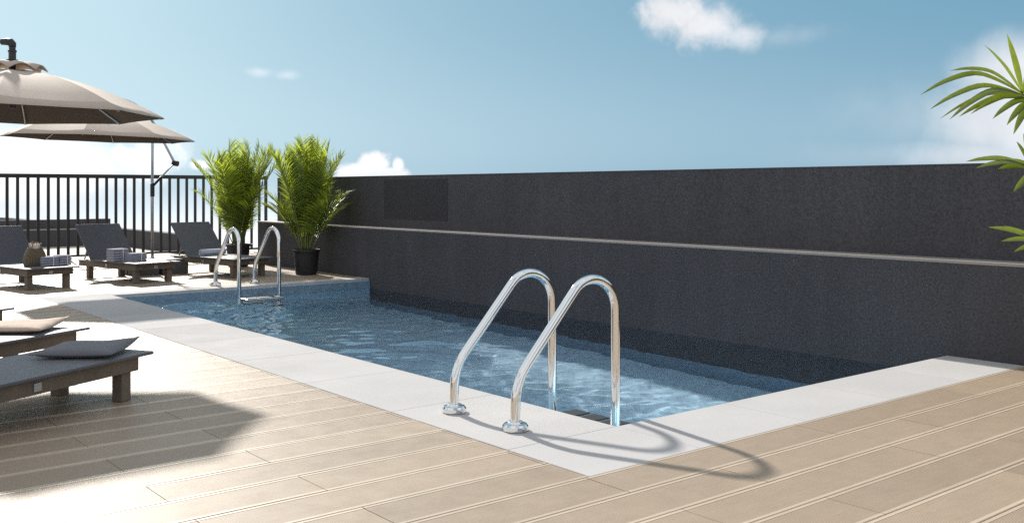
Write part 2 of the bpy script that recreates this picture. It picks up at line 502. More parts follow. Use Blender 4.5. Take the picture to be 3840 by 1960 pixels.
# ------------------------------------------------------------------ pool: basin, coping, water
bm = bmesh.new()
box(bm, (XI - 0.012, YI - 0.012, ZF - 0.05), (XW - 0.004, YF + 0.012, ZF))
pool = structure(bm_obj('pool_basin', bm, M['tile']))
bm = bmesh.new(); box(bm, (XI - 0.14, YI - 0.14, ZF - 0.05), (XI + 0.012, YF + 0.14, -0.04)); bm_obj('basin_wall', bm, M['tile'], pool)
bm = bmesh.new(); box(bm, (XI + 0.013, YI - 0.14, ZF - 0.04), (XW - 0.004, YI + 0.012, -0.04)); bm_obj('basin_wall', bm, M['tile'], pool)
bm = bmesh.new(); box(bm, (XI + 0.013, YF - 0.012, ZF - 0.04), (XW - 0.004, YF + 0.14, -0.04)); bm_obj('basin_wall', bm, M['tile'], pool)
bm = bmesh.new(); box(bm, (XW - 0.003, YI - 0.2, ZF - 0.04), (XW + 0.2, YF + 0.2, -1.70)); bm_obj('basin_wall', bm, M['tile_shaded'], pool)  # darkened tile so this wall blends with the shaded floor

bm = bmesh.new(); box(bm, (XO + 0.002, YO + 0.002, -0.2), (XI - 0.15, YFO - 0.002, -0.045)); box(bm, (XI - 0.148, YO + 0.002, -0.2), (XW - 0.004, YI - 0.15, -0.045)); box(bm, (XI - 0.148, YF + 0.15, -0.2), (XW - 0.004, YFO - 0.002, -0.045))
cop = structure(bm_obj('pool_coping', bm, M['cap']))


def slab(x0, y0, x1, y1):
    b_ = bmesh.new(); g = 0.001
    box(b_, (x0 + g, y0 + g, -0.04), (x1 - g, y1 - g, random.uniform(-0.0004, 0.0004)))
    return bm_obj('coping_slab', b_, M['coping'], cop, bevel=0.0022, seg=1)


ys = [YO, YI] + [YI + (YF - YI) * k / 8 for k in range(1, 9)] + [YFO]
for a, b in zip(ys, ys[1:]): slab(XO, a, XI, b)
for k in range(4):
    xa, xb = XI + (XW - 0.004 - XI) * k / 4, XI + (XW - 0.004 - XI) * (k + 1) / 4
    slab(xa, YO, xb, YI); slab(xa, YF, xb, YFO)

bm = bmesh.new(); box(bm, (XI + 0.014, YF - 0.016, -0.20), (XW - 0.005, YF - 0.0125, -0.042)); bm_obj('shade_strip', bm, M['tile_shaded'], pool)  # thin strip added to paint the far face as shaded
# water surface with real ripples
NX, NY = 190, 450
gx = np.linspace(XI + 0.0125, XW - 0.0045, NX); gy = np.linspace(YI + 0.0125, YF - 0.0165, NY)
GX, GY = np.meshgrid(gx, gy)
rng = np.random.default_rng(3)
hgt = np.zeros_like(GX)
NW = 52
for k in range(NW):
    lam = 0.24 * (1.1 / 0.24) ** (k / (NW - 1.0))
    th = rng.normal(R(62), R(38))
    kk = 2 * math.pi / lam
    amp = lam / (2 * math.pi) * (0.030 if lam < 0.62 else 0.013)
    ph = kk * (GX * math.cos(th) + GY * math.sin(th)) + rng.uniform(0, 6.28)
    hgt += amp * (np.sin(ph) + 0.25 * np.cos(2 * ph))


def bump(cx, cy, rx, ry): return np.exp(-((GX - cx) / rx) ** 2 - ((GY - cy) / ry) ** 2)


# livelier water at the far left and along the left edge, calm along the wall
modu = 0.065 + 2.4 * bump(5.1, 13.3, 1.5, 1.7) + 0.85 * bump(5.9, 9.4, 1.1, 1.5) + 0.05 * bump(5.0, 6.0, 0.9, 1.6)
patch = 0.8 + 0.4 * np.sin(GX * 1.9 + GY * 0.8) * np.sin(GY * 1.3 - GX * 0.7 + 1.0)
hgt *= modu * patch
fine = np.zeros_like(GX)
for k in range(34):
    lam = 0.15 * (0.32 / 0.15) ** (k / 33.0); th = rng.normal(R(55), R(30)); kk = 2 * math.pi / lam
    fine += lam / (2 * math.pi) * 0.020 * np.sin(kk * (GX * math.cos(th) + GY * math.sin(th)) + rng.uniform(0, 6.28))
gust = np.clip(np.sin(GX * 3.1 + GY * 2.3) * np.sin(GY * 2.9 - GX * 1.7 + 0.6) + 0.55, 0, 1.4)
hgt += fine * (0.7 * bump(6.0, 9.0, 1.1, 1.6) * gust + 3.0 * bump(5.1, 13.2, 1.4, 1.6) + 0.03)
vs = np.stack([GX.ravel(), GY.ravel(), ZW + hgt.ravel()], 1)
idx = np.arange(NX * NY).reshape(NY, NX)
fq = np.stack([idx[:-1, :-1].ravel(), idx[:-1, 1:].ravel(), idx[1:, 1:].ravel(), idx[1:, :-1].ravel()], 1)
wme = bpy.data.meshes.new('pool_water'); wme.from_pydata(vs.tolist(), [], fq.tolist()); wme.update()
water = structure(link('pool_water', wme, M['water'], smooth=True))
try:
    water.cycles.is_caustics_caster = True
    for o in [pool] + list(pool.children): o.cycles.is_caustics_receiver = True
except Exception as ex:
    print('caustics', ex)

# ------------------------------------------------------------------ boundary wall
wall = empty('boundary_wall', (XW, 8.0, 0.0))
tag(wall, 'long dark charcoal wall along the pool with a pale ledge halfway up', 'wall')


def wpart(name, a, b, m, bev=0.0):
    b_ = bmesh.new(); off = Vector((XW, 8.0, 0.0)); box(b_, Vector(a) - off, Vector(b) - off)
    return bm_obj(name, b_, m, wall, bevel=bev)


wpart('lower_wall', (XW, -6, -1.70), (XU + 0.35, 18.9, 0.838), M['wall'])
wpart('ledge', (XW - 0.006, -6, 0.8382), (XU + 0.3, 18.91, 0.866), M['cap'], 0.004)
wpart('upper_wall', (XU, -6, 0.8662), (XU + 0.3, 18.62, 1.728), M['wall'])
wpart('wall_cap', (XU - 0.003, -6, 1.7282), (XU + 0.303, 18.625, 1.745), M['wall'], 0.003)
# flush darker rectangle added where the upper wall is patched over
p1 = [(1440.5, 671.5), (1678.4, 671.5)]


def on_wall(u, v, X):
    s, c = math.sin(R(YAW)), math.cos(R(YAW)); x = (u - 1920) / F_PX
    d = Vector((s + x * c, c - x * s, -(v - HZ) / F_PX)); return d * (X / d.x) + Vector((0, 0, H))


pa, pb = on_wall(1440.5, 672, XU), on_wall(1678.4, 672, XU)
pc = on_wall(1560, 823.8, XU)
wpart('dark_patch', (XU - 0.004, pb.y, pc.z), (XU - 0.0002, pa.y, (pa.z + pb.z) / 2), M['wall_panel'])

# ------------------------------------------------------------------ terrace and parapets beyond the railing
bm = bmesh.new(); box(bm, (-8, 22.76, -0.3), (9.2, 30.0, -0.02)); structure(bm_obj('terrace_floor', bm, M['terrace']))


def parapet(label, boxes):
    t = empty('parapet_wall', boxes[0][1]); tag(t, label, 'wall')
    for nm, a, b, m in boxes:
        b_ = bmesh.new(); off = Vector(boxes[0][1]); box(b_, Vector(a) - off, Vector(b) - off); bm_obj(nm, b_, m, t)


parapet('low dark stepped wall behind the railing with a pale ledge and tan paving in front',
        [('lower_wall', (-8, 28.1, -0.02), (8.70, 28.7, 0.43), M['wall']), ('ledge', (-8, 28.09, 0.4302), (8.70, 28.7, 0.455), M['cap']),
         ('upper_wall', (-8, 28.4, 0.4552), (8.70, 28.7, 0.70), M['wall'])])
parapet('low dark side wall running away from the railing behind the middle sun lounger',
        [('lower_wall', (8.71, 22.9, -0.02), (9.0, 42.0, 0.44), M['wall'])])

# ------------------------------------------------------------------ railing
rail = empty('railing', (6.0, FENCE_Y, 0)); tag(rail, 'black metal railing of upright bars at the far end of the deck', 'railing')
for nm, z0, z1, hw in (('top_rail', 1.757, 1.843, 0.035), ('bottom_rail', 0.055, 0.10, 0.022)):
    bm = bmesh.new(); box(bm, (-3.6, -hw, z0), (4.63, hw, z1)); bm_obj(nm, bm, M['iron'], rail, bevel=0.004)
bm = bmesh.new(); box(bm, (-0.029, -0.016, 0.1002), (0.029, 0.016, 1.7568)); b_me = None
b0 = bm_obj('baluster', bm, M['iron'], rail, bevel=0.0015, seg=1)
b0.location = (4.809 - 6.0 - 1.8, 0, 0)
for k in range(1, 38):
    x = 4.809 - 6.0 - 1.8 + 0.2 * k
    if x > 4.45: break
    c = b0.copy(); COL.objects.link(c); c.parent = rail; c.location = (x, 0, 0)
for x in (-3.55, 4.58):
    bm = bmesh.new(); box(bm, (x - 0.03, -0.03, -0.02), (x + 0.03, 0.03, 1.7568)); bm_obj('post', bm, M['iron'], rail, bevel=0.003)


# ------------------------------------------------------------------ pool ladders
def make_ladder():
    t = empty('pool_ladder', (0, 0, 0))
    for sgn in (-1, 1):
        y = sgn * 0.325
        arc = [(0.0, 0.0), (0.0, 0.10), (0.006, 0.215), (0.03, 0.300), (0.075, 0.375), (0.24, 0.5536), (0.40, 0.7268)]
        pts = spline([(x, y, z) for x, z in arc], 5)
        c0, r0 = (0.662, 0.683), 0.222
        for a in [137 - 137 * q / 17 for q in range(18)]:
            pts.append(Vector((c0[0] + r0 * math.cos(R(a)) + (0.012 if a < 60 else 0.0) * 0, y, c0[1] + r0 * math.sin(R(a)))))
        pts += [Vector((0.884, y, 0.4)), Vector((0.884, y, 0.0)), Vector((0.884, y, -0.5)), Vector((0.884, y, -1.15))]
        bm = bmesh.new(); tube_bm(bm, pts, 0.0315, 20); r_ = bm_obj('rail', bm, M['steel'], t, smooth=True)
        bm = bmesh.new(); lathe_bm(bm, [(0.070, 0.0), (0.082, 0.004), (0.082, 0.030), (0.072, 0.043), (0.050, 0.048), (0.046, 0.058), (0.034, 0.062)], 36, (0, y, 0))
        bm_obj('flange', bm, M['steel'], r_, smooth=False, bevel=0.002)
        bm = bmesh.new(); tube_bm(bm, [(0.0, y - 0.1, 0.022), (0.0, y - 0.079, 0.022)], 0.012, 6); bm_obj('bolt', bm, M['steel_dull'], r_)
    for z in (-0.145, -0.46, -0.78):
        bm = bmesh.new(); box(bm, (0.86, -0.29, z - 0.018), (1.09, 0.29, z + 0.018)); tr = bm_obj('tread', bm, M['steel_dull'], t, bevel=0.008)
        for yy in (-0.2, 0.0, 0.2):
            b_ = bmesh.new(); box(b_, (0.93, yy - 0.075, z + 0.0182), (1.075, yy + 0.075, z + 0.024)); bm_obj('grip_pad', b_, M['plastic'], tr)
    return t


lad = make_ladder(); lad.location = (3.905, 5.075, 0.0)
tag(lad, 'near pair of polished steel pool ladder rails on the pale coping', 'pool ladder', 'pool ladders')
lad2 = copy_tree(lad); lad2.location = (6.50, 14.93, 0.0); lad2.rotation_euler = (0, 0, R(-90))
tag(lad2, 'far steel pool ladder rails at the opposite pool edge before the potted palms', 'pool ladder', 'pool ladders')


# ------------------------------------------------------------------ sun loungers
LW, LL = 0.80, 2.0


def make_lounger():
    """foot end at the origin, body along +Y, panels at 0.33 m"""
    t = empty('sun_lounger', (0, 0, 0)); h = LW / 2; HS = 0.33
    bm = bmesh.new()
    n = 14
    for (za, zb) in ((HS - 0.022, HS),):
        box(bm, (-h, 0, za), (h, 1.43, zb))
    bm_obj('seat_panel', bm, M['sling'], t, bevel=0.006)
    ca, sa = math.cos(R(47)), math.sin(R(47))
    bm = bmesh.new()
    L = 0.80; p0 = Vector((0, 1.45, HS - 0.012)); d = Vector((0, ca, sa)); nrm = Vector((0, -sa, ca))
    vs = [bm.verts.new(p0 + Vector((sx * h, 0, 0)) + d * l + nrm * q) for q in (-0.011, 0.011) for l in (0, L) for sx in (-1, 1)]
    for f in ((0, 1, 3, 2), (4, 6, 7, 5), (0, 4, 5, 1), (2, 3, 7, 6), (0, 2, 6, 4), (1, 5, 7, 3)): bm.faces.new([vs[i] for i in f])
    bk = bm_obj('backrest', bm, M['sling'], t, bevel=0.006)
    for sx in (-1, 1):
        bm = bmesh.new(); a = p0 + Vector((sx * (h - 0.12), 0, 0)) + d * 0.42 - nrm * 0.014
        tube_bm(bm, [a, (sx * (h - 0.12), 1.93, HS - 0.10)], 0.012, 8)
        bm_obj('prop', bm, M['alu'], bk)
    for sx in (-1, 1):
        bm = bmesh.new(); box(bm, (sx * (h - 0.07) - 0.02, 0.10, HS - 0.125), (sx * (h - 0.07) + 0.02, LL - 0.04, HS - 0.0222)); bm_obj('side_beam', bm, M['timber'], t, bevel=0.004)
    for y in (0.12, 0.75, 1.40, LL - 0.08):
        bm = bmesh.new(); box(bm, (-(h - 0.0905), y - 0.02, HS - 0.115), (h - 0.0905, y + 0.02, HS - 0.024)); bm_obj('cross_beam', bm, M['timber'], t, bevel=0.004)
    for sx in (-1, 1):
        for y in (0.20, LL - 0.30):
            bm = bmesh.new(); box(bm, (sx * (h - 0.115) - 0.045, y - 0.045, 0.0), (sx * (h - 0.115) + 0.045, y + 0.045, HS - 0.118))
            bm_obj('leg', bm, M['timber'], t, bevel=0.005)
    bm = bmesh.new(); box(bm, (0.0 - 0.03, 0.085, HS - 0.105), (0.03, 0.0995, HS - 0.05)); bm_obj('buckle', bm, M['alu'], t, bevel=0.003)
    for sx in (-1, 1):
        bm = bmesh.new(); box(bm, (sx * (h - 0.05) - 0.0, 0.98, HS - 0.105), (sx * (h - 0.05) + sx * 0.012, 1.04, HS - 0.05)) if sx > 0 else box(bm, (-(h - 0.05) - 0.012, 0.98, HS - 0.105), (-(h - 0.05), 1.04, HS - 0.05))
        bm_obj('buckle', bm, M['alu'], t, bevel=0.002)
    return t


lg = make_lounger()
spots = [  # foot-end middle x, y, heading of the head end (degrees anticlockwise from +Y), label
    (5.645, 15.95, 11, 'dark grey sun lounger with raised back, middle of three before the railing'),
    (4.04, 15.90, 11, 'dark grey sun lounger by the railing holding a woven bag and towels'),
    (7.27, 15.90, 11, 'dark grey sun lounger with raised back nearest the two potted palms'),
    (2.31, 7.54, 120, 'closest sun lounger, dark grey flat foot end holding a grey cushion'),
    (2.33, 9.15, 120, 'sun lounger behind the closest one, foot end holding a peach cushion'),
    (2.17, 11.1, 120, 'sun lounger at the left edge in glare, only its foot corner showing'),
]
for i, (x, y, a, lb) in enumerate(spots):
    o = lg if i == 0 else copy_tree(lg)
    o.location = (x, y, 0); o.rotation_euler = (0, 0, R(a)); tag(o, lb, 'sun lounger', 'sun loungers on the pool deck')


def cushion(name, label, m, loc, rz, size=0.56):
    n = 14; bm = bmesh.new(); top, bot = {}, {}
    for i in range(n + 1):
        for j in range(n + 1):
            u, v = 2 * i / n - 1, 2 * j / n - 1
            pin = 1 - 0.10 * (1 - u * u) * 0 - 0.06 * (abs(u) * (1 - v * v) + abs(v) * (1 - u * u))
            x, y = u * size / 2 * pin, v * size / 2 * pin
            th = 0.034 * ((1 - u ** 4) * (1 - v ** 4)) ** 0.55 + 0.004
            lift = (0.050 if (u > 0 > v) else 0.008) * (abs(u * v)) ** 1.8
            wr = 0.004 * math.sin(9 * u + 4 * v) * (1 - u * u) * (1 - v * v)
            top[i, j] = bm.verts.new((x, y, 0.030 + lift + th * 1.05 + wr)); bot[i, j] = bm.verts.new((x, y, 0.030 + lift - th * 0.75))
    for i in range(n):
        for j in range(n):
            bm.faces.new((top[i, j], top[i + 1, j], top[i + 1, j + 1], top[i, j + 1])); bm.faces.new((bot[i, j], bot[i, j + 1], bot[i + 1, j + 1], bot[i + 1, j]))
    for k in range(n):
        for a, b in (((k, 0), (k + 1, 0)), ((k + 1, n), (k, n)), ((0, k + 1), (0, k)), ((n, k), (n, k + 1))):
            bm.faces.new((top[a], bot[a], bot[b], top[b]))
    o = bm_obj(name, bm, m, None, loc, smooth=True); o.rotation_euler = (0, 0, rz)
    return tag(o, label, 'cushion')


cushion('cushion', 'thin grey square cushion with upturned corners on the closest lounger', M['cushion_grey'], (2.09, 7.37, 0.332), R(52))
cushion('cushion', 'peach coloured square cushion lying on the second closest lounger', M['cushion_peach'], (2.02, 8.95, 0.332), R(52))


def folded(bm, x, y, z, wx, wy, hh, layers=4):
    """a folded towel: soft layers that round over at the front fold"""
    for k in range(layers):
        z0, z1 = z + hh * k / layers, z + hh * (k + 1) / layers - 0.003
        j = random.uniform(-0.006, 0.006); n = 6; ring = []
        pr = [(-wy / 2, z0), (wy / 2, z0), (wy / 2, z1), (-wy / 2, z1)]
        r = (z1 - z0) / 2
        pr = [(wy / 2, z0)] + [(-wy / 2 - r * math.sin(math.pi * q / n), (z0 + z1) / 2 - r * math.cos(math.pi * q / n)) for q in range(n + 1)] + [(wy / 2, z1)]
        a = [bm.verts.new((x - wx / 2 + j, y + p, q)) for p, q in pr]; b = [bm.verts.new((x + wx / 2 + j, y + p, q)) for p, q in pr]
        m_ = len(pr)
        for q in range(m_): bm.faces.new((a[q], a[(q + 1) % m_], b[(q + 1) % m_], b[q]))
        bm.faces.new(a[::-1]); bm.faces.new(b)


def towel_stack(label, loc, rz, piles, m):
    t = empty('towel_stack', loc, rz); tag(t, label, 'towels')
    for (x, y, wx, wy, hh, ly) in piles:
        bm = bmesh.new(); folded(bm, x, y, 0.0, wx, wy, hh, ly); p = bm_obj('folded_towel', bm, m, t, bevel=0.003)
        bm = bmesh.new(); box(bm, (x + wx * 0.10, y - wy / 2 - 0.024, 0.002), (x + wx * 0.16, y - wy / 2 - 0.0205, hh)); bm_obj('band', bm, M['ribbon'], p)
    return t


towel_stack('blue grey folded towels beside the woven bag on the left lounger', (4.17, 16.38, 0.331), R(11), [(-0.10, 0, 0.24, 0.2, 0.145, 4), (0.13, 0.01, 0.19, 0.2, 0.155, 4)], M['towel_blue'])
towel_stack('two blue grey piles of folded towels on the middle lounger', (5.33, 16.62, 0.331), R(11), [(-0.09, 0.1, 0.26, 0.22, 0.205, 5), (0.10, -0.14, 0.28, 0.2, 0.135, 4)], M['towel_blue'])


def rolled(label, loc, rz):
    t = empty('rolled_towel', loc, rz); tag(t, label, 'towel')
    pr = []
    for k in range(60):
        a = k / 59 * 2 * math.pi * 2.6; r = 0.022 + 0.038 * k / 59; pr.append((r * math.cos(a), 0.062 + r * math.sin(a)))
    bm = bmesh.new()
    for (x0, x1) in ((-0.24, 0.24),):
        a = [bm.verts.new((x0 + 0.006 * math.sin(k * 0.4), p, q)) for k, (p, q) in enumerate(pr)]; b = [bm.verts.new((x1 + 0.006 * math.sin(k * 0.5), p, q)) for k, (p, q) in enumerate(pr)]
        for k in range(len(pr) - 1): bm.faces.new((a[k], a[k + 1], b[k + 1], b[k]))
    o = bm_obj('roll', bm, M['towel_white'], t, smooth=True)
    md = o.modifiers.new('thick', 'SOLIDIFY'); md.thickness = 0.011
    bm = bmesh.new(); box(bm, (-0.22, -0.03, 0.0), (0.22, 0.09, 0.02)); bm_obj('loose_end', bm, M['towel_white'], t, bevel=0.008)


rolled('pale bluish rolled towel on the lounger nearest the potted palms', (6.98, 17.02, 0.331), R(8))

# woven bag with handles and something pale sticking out
bag = empty('woven_bag', (3.90, 16.42, 0.331), R(11)); tag(bag, 'brown woven beach bag standing on the left lounger behind folded towels', 'bag')
bm = bmesh.new(); rings = []
for z, a, b in ((0.0, 0.155, 0.085), (0.02, 0.165, 0.095), (0.10, 0.172, 0.10), (0.19, 0.150, 0.085), (0.26, 0.110, 0.06), (0.275, 0.105, 0.056)):
    rings.append([bm.verts.new((a * math.copysign(abs(math.cos(q)) ** 0.7, math.cos(q)), b * math.copysign(abs(math.sin(q)) ** 0.7, math.sin(q)), z + 0.012 * (z > 0.2) * math.cos(2 * q))) for q in (2 * math.pi * k / 28 for k in range(28))])
for a, b in zip(rings, rings[1:]):
    for k in range(28): bm.faces.new((a[k], a[(k + 1) % 28], b[(k + 1) % 28], b[k]))
bm.faces.new(rings[0][::-1])
body = bm_obj('body', bm, M['basket'], bag, smooth=True); body.modifiers.new('thick', 'SOLIDIFY').thickness = 0.008
for s in (-1, 1):
    bm = bmesh.new(); tube_bm(bm, spline([(-0.075, s * 0.054, 0.24), (-0.06, s * 0.058, 0.33), (0.0, s * 0.06, 0.365), (0.06, s * 0.058, 0.33), (0.075, s * 0.054, 0.24)], 6), 0.007, 8); bm_obj('handle', bm, M['basket'], bag, smooth=True)
bm = bmesh.new(); random.seed(5)
for k in range(9):
    q = 2 * math.pi * k / 9; c = Vector((0.065 * math.cos(q), 0.028 * math.sin(q), 0.255)); e = c + Vector((0.03 * math.cos(q), 0.02 * math.sin(q), 0.07 + 0.03 * random.random()))
    s_ = Vector((-math.sin(q), math.cos(q), 0)) * 0.026
    v = [bm.verts.new(p) for p in (c - s_, c + s_, e + s_ * 1.1, (c + e) / 2 + s_ * 1.5, e - s_ * 0.8)]
    bm.faces.new((v[0], v[1], v[3], v[2], v[4]))
bm_obj('tissue', bm, M['flower'], bag)


# ------------------------------------------------------------------ cantilever umbrellas
def make_umbrella(hub, pole, rot, rimz, RR, tail, label, tilt=None, base_h=0.10):
    NP = 8
    t = empty('cantilever_umbrella', (pole[0], pole[1], 0)); tag(t, label, 'umbrella', 'cantilever umbrellas over the loungers')
    O = Vector((pole[0], pole[1], 0)); hb = Vector((hub[0], hub[1], rimz)) - O
    rise = 0.43
    TM = Matrix.Identity(3)
    if tilt: TM = Matrix.Rotation(tilt[1], 3, Vector(tilt[0]))
    def P(v): return hb + TM @ Vector(v)
    # canopy: six panels that sag between the ribs and dip a little towards the rim
    bm = bmesh.new(); NR, NA = 8, 4; grid = []
    for i in range(NR + 1):
        f = 0.10 + 0.90 * i / NR; row = []
        for k in range(NP):
            for q in range(NA):
                s = q / NA; a0, a1 = rot + 2 * math.pi / NP * k, rot + 2 * math.pi / NP * (k + 1)
                p = Vector((math.cos(a0), math.sin(a0), 0)) * (1 - s) + Vector((math.cos(a1), math.sin(a1), 0)) * s
                hgt_ = rise * (1 - f ** 1.75)
                sag = -0.035 * 4 * s * (1 - s) * f * (1 - 0.55 * f) + 0.018 * 4 * s * (1 - s) * (f > 0.99)
                pull = 1 - 0.025 * 4 * s * (1 - s) * (f ** 4)
                row.append(bm.verts.new(P(p * RR * f * pull + Vector((0, 0, hgt_ + sag)))))
        grid.append(row)
    m_ = len(grid[0])
    for a, b in zip(grid, grid[1:]):
        for k in range(m_): bm.faces.new((a[k], a[(k + 1) % m_], b[(k + 1) % m_], b[k]))
    can = bm_obj('canopy', bm, M['canopy'], t, smooth=False)
    for pl in can.data.polygons: pl.use_smooth = True
    md = can.modifiers.new('thick', 'SOLIDIFY'); md.thickness = 0.006; md.offset = -1
    # crease along every rib
    es = can.data.edges
    sharp = can.data.attributes.new('sharp_edge', 'BOOLEAN', 'EDGE')
    for e in es:
        a, b = e.vertices
        if a % NA == 0 and b % NA == 0 and a // m_ != b // m_: sharp.data[e.index].value = True
    lm = can.data.copy(); lm.materials.clear(); lm.materials.append(M['underside_shade'])  # inner copy of the canopy added to carry the painted underside shade
    ln = bpy.data.objects.new('underside_shade', lm); COL.objects.link(ln); ln.parent = can
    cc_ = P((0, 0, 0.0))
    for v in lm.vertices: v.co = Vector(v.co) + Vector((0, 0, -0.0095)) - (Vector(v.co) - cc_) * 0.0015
    # vent cap with a scalloped edge
    bm = bmesh.new(); c0 = bm.verts.new(P((0, 0, rise + 0.075))); ring = []; ring2 = []
    for k in range(48):
        a = rot + 2 * math.pi * k / 48; sc = abs(math.sin(4 * (a - rot)))
        ring.append(bm.verts.new(P((0.17 * math.cos(a), 0.17 * math.sin(a), rise + 0.062 + 0.012 * sc))))
        r2 = 0.315 - 0.03 * sc
        ring2.append(bm.verts.new(P((r2 * math.cos(a), r2 * math.sin(a), rise - 0.012 + 0.055 * sc))))
    for k in range(48):
        j = (k + 1) % 48
        bm.faces.new((c0, ring[k], ring[j])); bm.faces.new((ring[k], ring2[k], ring2[j], ring[j]))
    v_ = bm_obj('vent', bm, M['canopy'], can, smooth=True); v_.modifiers.new('thick', 'SOLIDIFY').thickness = 0.005
    # hub pieces, ribs and struts
    bm = bmesh.new(); tube_bm(bm, [P((0, 0, 0.06)), P((0, 0, rise + 0.06))], 0.03, 12); bm_obj('hub', bm, M['plastic'], t, smooth=True)
    for k in range(NP):
        a = rot + 2 * math.pi / NP * k; d = Vector((math.cos(a), math.sin(a), 0))
        pts = [P(d * RR * f * 0.995 + Vector((0, 0, rise * (1 - f ** 1.75) - 0.022))) for f in (0.03, 0.2, 0.4, 0.6, 0.8, 0.985)]
        bm = bmesh.new(); tube_bm(bm, pts, 0.010, 6); rb = bm_obj('rib', bm, M['alu'], t)
        bm = bmesh.new(); tube_bm(bm, [P(d * 0.03 + Vector((0, 0, 0.10))), P(d * RR * 0.52 + Vector((0, 0, rise * (1 - 0.52 ** 1.75) - 0.03)))], 0.008, 6); bm_obj('strut', bm, M['alu'], rb)
    # spindle, elbow and arm
    top = P((0, 0, rise)); up = Vector((0, 0, 1))
    bm = bmesh.new(); lathe_bm(bm, [(0.030, 0.02), (0.030, 0.085), (0.056, 0.088), (0.056, 0.094), (0.034, 0.096), (0.034, 0.165), (0.040, 0.17), (0.040, 0.185), (0.030, 0.19), (0.030, 0.24)], 16, tuple(top))
    bm_obj('spindle', bm, M['plastic'], t, smooth=False)
    ptop = Vector((0, 0, 2.69)); el_ = top + up * 0.235; dirn = (Vector((0, 0, 0)) - hb); dirn.z = 0; dl = dirn.length; dirn.normalize()
    bm = bmesh.new(); tube_bm(bm, [el_ - up * 0.02, el_ + up * 0.012, el_ + up * 0.028 + dirn * 0.012, el_ + up * 0.03 + dirn * 0.04, el_ + up * 0.03 + dirn * 0.10], [0.034, 0.036, 0.036, 0.034, 0.03], 12); bm_obj('elbow', bm, M['plastic'], t, smooth=True)
    e0 = el_ + up * 0.03 + dirn * 0.09
    tl = Vector(tail)
    ctrl = [e0, e0 + dirn * 0.35 + up * 0.02, e0 + dirn * (dl * 0.62) - up * 0.06, ptop + up * 0.0 + Vector((0.0, 0.0, 0.045)), ptop * 0.5 + tl * 0.5 + Vector((0, 0, 0.03)), tl]
    bm = bmesh.new(); tube_bm(bm, spline(ctrl, 8), 0.022, 12); bm_obj('arm', bm, M['alu'], t, smooth=True)
    bm = bmesh.new(); tube_bm(bm, [tl - Vector((0.03, -0.02, 0)), tl + Vector((0.05, -0.05, -0.02))], 0.05, 12); bm_obj('knob', bm, M['plastic'], t, bevel=0.006)
    cl_ = Vector((0, 0, 1.56))
    bm = bmesh.new(); tube_bm(bm, [tl, tl * 0.45 + cl_ * 0.55, cl_ + (tl - cl_).normalized() * 0.03], 0.014, 10); bm_obj('link', bm, M['alu'], t, smooth=True)
    bm = bmesh.new(); tube_bm(bm, [tl * 0.42 + cl_ * 0.58, cl_ + (tl - cl_).normalized() * 0.02], 0.022, 10); bm_obj('sleeve', bm, M['plastic'], t, smooth=True)
    bm = bmesh.new(); tube_bm(bm, [(0, 0, base_h), (0, 0, 1.36), (0, 0, ptop.z + 0.02)], 0.024, 16); bm_obj('pole', bm, M['alu'], t, smooth=True)
    bm = bmesh.new(); tube_bm(bm, [(0, 0, 1.38), (0, 0, 1.62)], 0.038, 14); bm_obj('clamp', bm, M['plastic'], t, bevel=0.006)
    for sx in (-1, 1):
        for sy in (-1, 1):
            bm = bmesh.new(); box(bm, (min(sx * 0.03, sx * 0.44), min(sy * 0.03, sy * 0.44), 0.0), (max(sx * 0.03, sx * 0.44), max(sy * 0.03, sy * 0.44), base_h)); bm_obj('base_slab', bm, M['stone_dark'], t, bevel=0.01)
    bm = bmesh.new(); tube_bm(bm, [(0, 0, 0.0), (0, 0, base_h + 0.06)], 0.029, 14); bm_obj('socket', bm, M['alu'], t, smooth=True)
    return t


LAT = Vector((math.cos(R(YAW)), -math.sin(R(YAW)), 0))
FWD = Vector((math.sin(R(YAW)), math.cos(R(YAW)), 0))
make_umbrella((2.26, 10.36), (0.95, 11.2), R(-17.7), 2.225, 1.38, Vector((-0.36, 0.22, 1.99)),
              'closer taupe canvas umbrella at the left edge, largest in view', None)
make_umbrella((4.94, 16.70), (6.20, 17.85), R(-25.6), 2.34, 1.49, LAT * 0.40 + Vector((0, 0, 1.99)),
              'farther taupe canvas umbrella below the closer one, its grey pole before the railing', (FWD, R(1.2)), 0.27)


# ------------------------------------------------------------------ palms
def leaflet(vs, fs, base, d, side, up, L, wd, droop, seg=4):
    """narrow folded blade from base along d"""
    k0 = len(vs); prof_ = [0.35, 1.0, 0.92, 0.6, 0.02] if seg == 4 else [0.3, 0.8, 1.0, 1.0, 0.85, 0.55, 0.02]
    n = len(prof_) - 1; p = Vector(base); dd = Vector(d).normalized(); st = L / n
    for i in range(n + 1):
        s = side - dd * side.dot(dd); s = s.normalized() if s.length > 1e-4 else Vector((1, 0, 0))
        nn = s.cross(dd); wv = wd * prof_[i] / 2
        vs += [p - s * wv + nn * wv * 0.35, Vector(p), p + s * wv + nn * wv * 0.35]
        dd = (dd + Vector((0, 0, -1)) * droop / n).normalized(); p = p + dd * st
    for i in range(n):
        a = k0 + 3 * i; fs += [(a, a + 1, a + 4, a + 3), (a + 1, a + 2, a + 5, a + 4)]


def frond_curve(base, az_, el_, L, droop, n=16, twist=0.0):
    p = Vector(base); d = Vector((math.cos(az_) * math.cos(el_), math.sin(az_) * math.cos(el_), math.sin(el_))); pts = [p.copy()]
    for i in range(n):
        d = (d + Vector((0, 0, -1)) * droop * (0.4 + 1.2 * i / n) / n).normalized(); p = p + d * L / n; pts.append(p.copy())
    return pts


